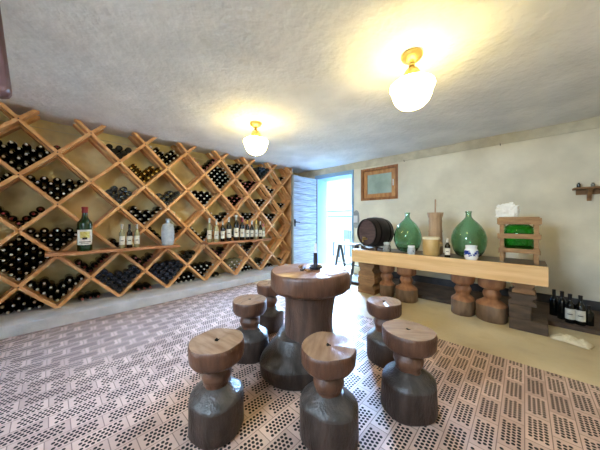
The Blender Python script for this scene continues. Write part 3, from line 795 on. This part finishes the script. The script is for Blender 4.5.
# slatted crate with demijohn
CX0, CX1, CY0, CY1, CH = 3.36, 3.72, -.11, .205, .482
t = thing('slatted_crate', 'open slatted wooden crate with corner posts on right end of bench', 'crate', (CX0, CY0, BTZ))
dx, dy = CX1 - CX0, CY1 - CY0
pw = .036
for x in (.012, dx - pw - .012):
    for y in (.006, dy - pw - .006): obj('corner_post', bx((x, y, 0), (x + pw, y + pw, CH - .01), .003), M['cratewood'], t)
for (z0, z1, ex) in ((.405, .470, .015), (.255, .305, .012), (.105, .150, 0)):
    obj('slat', bx((0, -ex, z0), (.0115, dy + ex, z1), .003), M['cratewood'], t); obj('slat', bx((dx - .0115, -ex, z0), (dx, dy + ex, z1), .003), M['cratewood'], t)
    obj('slat', bx((.013, -.006, z0 - .01), (dx - .013, .0055, z1 - .01), .003), M['cratewood'], t); obj('slat', bx((.013, dy - .0055, z0 - .01), (dx - .013, dy + .006, z1 - .01), .003), M['cratewood'], t)
for k in range(4): obj('bottom_slat', bx((.05 + k * .07, .0065, .100), (.105 + k * .07, dy - .0065, .115), .003), M['cratewood'], t)
obj('top_slat', bx((.0, .0, .4705), (.085, dy, .482), .003), M['cratewood'], t); obj('top_slat', bx((dx - .085, 0, .4705), (dx, dy, .482), .003), M['cratewood'], t)
bm = lathe([(0, .012), (.08, 0), (.105, .01), (.128, .05), (.134, .12), (.132, .20), (.118, .255), (.08, .290), (.05, .305), (.03, .318), (.03, .335), (.036, .338), (.036, .350), (.024, .350), (.022, .315), (.045, .298), (.078, .282), (.113, .25), (.127, .20), (.129, .12), (.123, .055), (.1, .018), (.08, .010), (0, .018)], 36)
tag(obj('glass_demijohn', bm, M['demijohn'], smooth=True, loc=((CX0 + CX1) / 2, (CY0 + CY1) / 2, BTZ + .1155)), 'bright green glass demijohn packed inside the slatted crate', 'demijohn')
# crumpled plastic on the crate
bm = bmesh.new()
bmesh.ops.create_icosphere(bm, subdivisions=5, radius=1)
for v in bm.verts:
    d = v.co.normalized()
    k = 1 + .35 * mnoise.noise(d * 2.3 + Vector((3, 1, 8))) + .22 * mnoise.noise(d * 6) + .08 * mnoise.noise(d * 14)
    p = Vector((math.copysign(abs(d.x) ** .7, d.x) * .06 * k, math.copysign(abs(d.y) ** .6, d.y) * .088 * k, math.copysign(abs(d.z) ** .7, d.z) * .085 * k))
    p.z = max(p.z, -.055); v.co = p + Vector((0, 0, .055))
tag(obj('plastic_bag', bm, M['bag'], smooth=True, loc=(3.44, .14, BTZ + CH)), 'crumpled white plastic bag lying on top of the slatted crate', 'bag')

# ------------------------------------------------------------------ right corner
def wall_bottle(px, u, z, h, r, gm, cp, label, lab):
    x, y = bench_pt(px, u); standing_bottle('wine_bottle', (x, y, z), r, h, gm, cp, label, 'bottles on the floor ledge right of the bench', lab)
wall_bottle(570, 3.78, .05, .30, .037, 'glassdark', 'black', 'white labelled dark bottle on the floor ledge, left of two labelled', 'labelw')
wall_bottle(580.5, 3.775, .05, .30, .037, 'glassdark', 'black', 'white labelled dark bottle on the floor ledge, right of two labelled', 'labelw')
wall_bottle(562, 3.87, .05, .30, .037, 'glassdark', 'black', 'plain black bottle on the floor ledge left of the labelled ones', None)
wall_bottle(554, 3.96, .05, .29, .037, 'glassdark', 'black', 'plain black bottle on the floor ledge closest to the bench', None)
wall_bottle(589, 3.82, .05, .20, .035, 'glassdark', 'black', 'short dark bottle at the right end of the floor bottle row', None)
# rag on the floor
bm = bmesh.new(); n = 34
vs = [[None] * n for _ in range(n)]
for i in range(n):
    for j in range(n):
        a = -1 + 2 * i / (n - 1); b = -1 + 2 * j / (n - 1)
        rr = 1 + .18 * mnoise.noise(Vector((a * 1.5, b * 1.5, 4)))
        q = Vector((a * 3.0, b * 3.0, 2))
        fold = .5 + .5 * math.sin(a * 7 + 3 * mnoise.noise(q * .6) + b * 3)
        z = .004 + (1 - max(abs(a), abs(b)) ** 4) * (.018 + .030 * fold * (1 - b * b * .5) + .012 * mnoise.noise(q * 2))
        vs[i][j] = bm.verts.new((b * .07 * rr, a * .125 * rr, max(z, .002)))
for i in range(n - 1):
    for j in range(n - 1): bm.faces.new((vs[i][j], vs[i + 1][j], vs[i + 1][j + 1], vs[i][j + 1]))
o = obj('floor_rag', bm, M['cloth'], smooth=True, loc=(3.32, -.315, 0)); o.rotation_euler = (0, 0, -.3)
tag(o, 'crumpled white rag lying on concrete floor before the bottles', 'rag')
sm = o.modifiers.new('thickness', 'SOLIDIFY'); sm.thickness = .003; sm.offset = 1
# wall shelf
t = thing('wall_shelf', 'rustic wooden peg shelf on the right wall at photo edge', 'shelf', (U, -.44, 1.50))
obj('shelf_board', bx((-.16, -.34, 0), (-.001, .01, .022), .004), M['oldwood'], t)
obj('back_rail', bx((-.022, -.34, -.06), (-.001, -.02, -.001), .004), M['oldwood'], t)
obj('bracket', prism([(-.14, -.002), (-.022, -.002), (-.022, -.13), (-.05, -.14), (-.07, -.07)], -.14, -.105), M['oldwood'], t)
for y, h, lb, k in ((-.475, .06, 'tiny dark vial standing on the wall shelf', 'glassdark'), (-.585, .05, 'tiny grey vial standing on the wall shelf', 'jarglass')):
    tt = thing('small_vial', lb, 'vial', (U - .09, y, 1.5225), 0, 'vials on the wall shelf')
    obj('vial_body', lathe([(0, 0), (.016, 0), (.017, .004), (.017, h * .7), (.009, h * .82)], 14), M[k], tt, smooth=True)
    obj('stopper', lathe([(.010, h * .8), (.011, h), (0, h)], 12), M['pewter'], tt, smooth=True)
# switch
t = thing('light_switch', 'white light switch on a grey plaster patch beside the doorway', 'light switch', (U, 2.615, 1.16))
bm = lathe([(0, 0), (.105, 0), (.11, .002), (.105, .004), (0, .004)], 28, .15, 5); bmesh.ops.transform(bm, matrix=Matrix.Rotation(-PI / 2, 4, 'Y') @ Matrix.Diagonal((1.7, .8, 1, 1)), verts=bm.verts)
obj('backing_patch', bm, M['switchpatch'], t)
obj('plate', bx((-.016, -.042, -.075), (-.003, .042, .075), .004), M['white'], t)
obj('rocker', bx((-.021, -.018, -.035), (-.0155, .018, .035), .002), M['white'], t)
# nails in the cornice
for y in (.255, 1.60):
    tag(obj('hanging_hook', tube(bmesh.new(), [(U - .02, y, H - .15), (U - .05, y, H - .152), (U - .052, y, H - .13)], .004), M['iron']),
        'bent iron hook below the cornice, %s' % ('nearer the right photo edge' if y < 1 else 'above the small window side'), 'hook', 'hooks under the cornice')

# ------------------------------------------------------------------ ceiling lamps
def lamp(x, y, label, s=1.0, tilt=(0, 0)):
    t = thing('ceiling_lamp', label, 'ceiling lamp', (x, y, H - .002), 0, 'globe lamps on the ceiling')
    obj('canopy', lathe([(0, 0), (.074, 0), (.076, -.014), (.066, -.03), (.045, -.046), (.03, -.058), (0, -.06)], 28), M['brass'], t, smooth=True)
    obj('stem', lathe([(.014, -.055), (.014, -.07), (.024, -.08), (.014, -.09), (.014, -.105)], 14), M['brass'], t, smooth=True)
    obj('fitter', lathe([(.014, -.10), (.04, -.108), (.058, -.14), (.068, -.175), (.070, -.195), (.05, -.19)], 28), M['brass'], t, smooth=True)
    obj('globe', lathe([(.060, -.185), (.085, -.196), (.13, -.208), (.152, -.226), (.156, -.242), (.147, -.262), (.139, -.276), (.134, -.305), (.118, -.345), (.088, -.377), (.045, -.396), (0, -.40)], 40), M['opal'], t, smooth=True)
    return t
lamp(1.862, .612, 'lit opal globe lamp with brass fitter, nearer one on the ceiling')
lamp(1.80, 2.47, 'lit opal globe lamp with brass fitter, farther one towards the rack')

# maroon board hanging at the left
t = thing('hanging_board', 'maroon wooden board hanging from ceiling at upper left edge', 'board', (-.250, 1.98, H - .0))
bm = bmesh.new()
pl = [(-.16, -.575), (-.145, -.592), (.095, -.592), (.112, -.575), (.115, -.55), (.066, -.02), (.05, -.012), (-.12, -.012), (-.13, -.02)]
prism(pl, -.05, .05, bm, bev=.012); obj('board_body', bm, M['maroon'], t, smooth=True)
obj('hook', tube(bmesh.new(), [(-.03, 0, -.02), (-.03, 0, .004)], .006), M['iron'], t)

# ------------------------------------------------------------------ outdoors, through the doorway
struct('ground_outside', bx((U + .4, -8, -.25), (24, 16, -.03)), M['outground'])
struct('ground_outside', bx((-14, -8, -.25), (UL - .2, 16, -.03)), M['outground'])
# unseen house mass, added to shade the courtyard from the sky
bm = bmesh.new(); box(bm, (UL - .2, -14, 2.62), (U + .4, 20, 9)); box(bm, (UL - .2, 4.58, -.1), (U + .4, 20, 2.615)); box(bm, (UL - .2, -14, -.1), (U + .4, VB - .21, 2.615))
struct('wall_sky_blocker', bm, M['outwall'])
struct('wall_outside', bx((10.0, -2, -.05), (10.3, 16, 1.9)), M['outwall'])
t = thing('garden_fence', 'pale plank fence with two grey rails outside the doorway', 'fence', (8.2, 5.6, -.03))
for z in (1.30, 1.52): obj('rail', bx((-.03, -2.2, z), (.03, 2.2, z + .07), .005), M['outrail'], t)
for y in (-2.1, -.7, .7, 2.1): obj('post', bx((.031, y - .05, 0), (.12, y + .05, 1.62), .005), M['outwall'], t)
t = thing('garden_chair', 'pale slatted garden chair standing outside the doorway', 'chair', (6.6, 4.35, -.03), -.5)
for x in (-.2, .2):
    for y in (-.2, .2): obj('leg', bx((x - .02, y - .02, 0), (x + .02, y + .02, .44 if x < 0 else .86), .003), M['outrail'], t)
obj('seat', bx((-.24, -.24, .441), (.18, .24, .47), .005), M['outrail'], t)
obj('backrest', bx((.15, -.179, .55), (.179, .179, .86), .005), M['outrail'], t)

# ------------------------------------------------------------------ light
w = bpy.data.worlds.new('sky'); SC.world = w; w.use_nodes = True
bg = w.node_tree.nodes['Background']
bg.inputs['Color'].default_value = (.58, .78, 1.0, 1)
wn_ = w.node_tree.nodes; wl_ = w.node_tree.links                       # open sky brighter on the side behind the camera
g_ = wn_.new('ShaderNodeTexCoord'); sp_ = wn_.new('ShaderNodeSeparateXYZ'); mr_ = wn_.new('ShaderNodeMapRange')
wl_.new(g_.outputs['Generated'], sp_.inputs[0]); wl_.new(sp_.outputs['X'], mr_.inputs['Value'])
mr_.inputs['From Min'].default_value = -.5; mr_.inputs['From Max'].default_value = .4
mr_.inputs['To Min'].default_value = 46; mr_.inputs['To Max'].default_value = 1.1
wl_.new(mr_.outputs[0], bg.inputs['Strength'])
def area(name, loc, rot, sx, sy, power, col, portal=False):
    l = bpy.data.lights.new(name, 'AREA'); l.shape = 'RECTANGLE'; l.size = sx; l.size_y = sy; l.energy = power; l.color = col
    if portal: l.cycles.is_portal = True
    o = bpy.data.objects.new(name, l); COL.objects.link(o); o.location = loc; o.rotation_euler = rot; return o
area('window_portal', (UL - .2, (F0 + F1) / 2, (FZ0 + FZ1) / 2), (0, -PI / 2, 0), FZ1 - FZ0, F1 - F0, 1, (1, 1, 1), True)
area('door_portal', (U + .42, (D0 + D1) / 2, DT / 2), (0, PI / 2, 0), DT, D1 - D0, 1, (1, 1, 1), True)

sl = bpy.data.lights.new('daylight', 'SUN'); sl.energy = 150; sl.angle = math.radians(66); sl.color = (.33, .58, 1.0)
so = bpy.data.objects.new('daylight', sl); COL.objects.link(so); so.location = (7, 6, 4)
so.rotation_euler = Vector((-.84, -.50, -.17)).to_track_quat('-Z', 'Y').to_euler()

# ------------------------------------------------------------------ camera
cam = bpy.data.cameras.new('camera'); co = bpy.data.objects.new('camera', cam); COL.objects.link(co)
cam.sensor_width = 36; cam.lens = 36 * f_ / 600; cam.shift_y = -4 / 600; cam.clip_start = .01
co.location = (0, 0, 1.12); co.rotation_euler = (PI / 2, 0, math.radians(43.4 - 90))
SC.camera = co
SC.view_settings.view_transform = 'Standard'; SC.view_settings.look = 'None'
SC.view_settings.exposure = .98; SC.view_settings.gamma = 1; SC.view_settings.use_curve_mapping = False
SC.cycles.max_bounces = 14; SC.cycles.diffuse_bounces = 6; SC.cycles.transmission_bounces = 12; SC.cycles.glossy_bounces = 6
SC.cycles.caustics_reflective = False; SC.cycles.caustics_refractive = False
SC.cycles.use_denoising = True
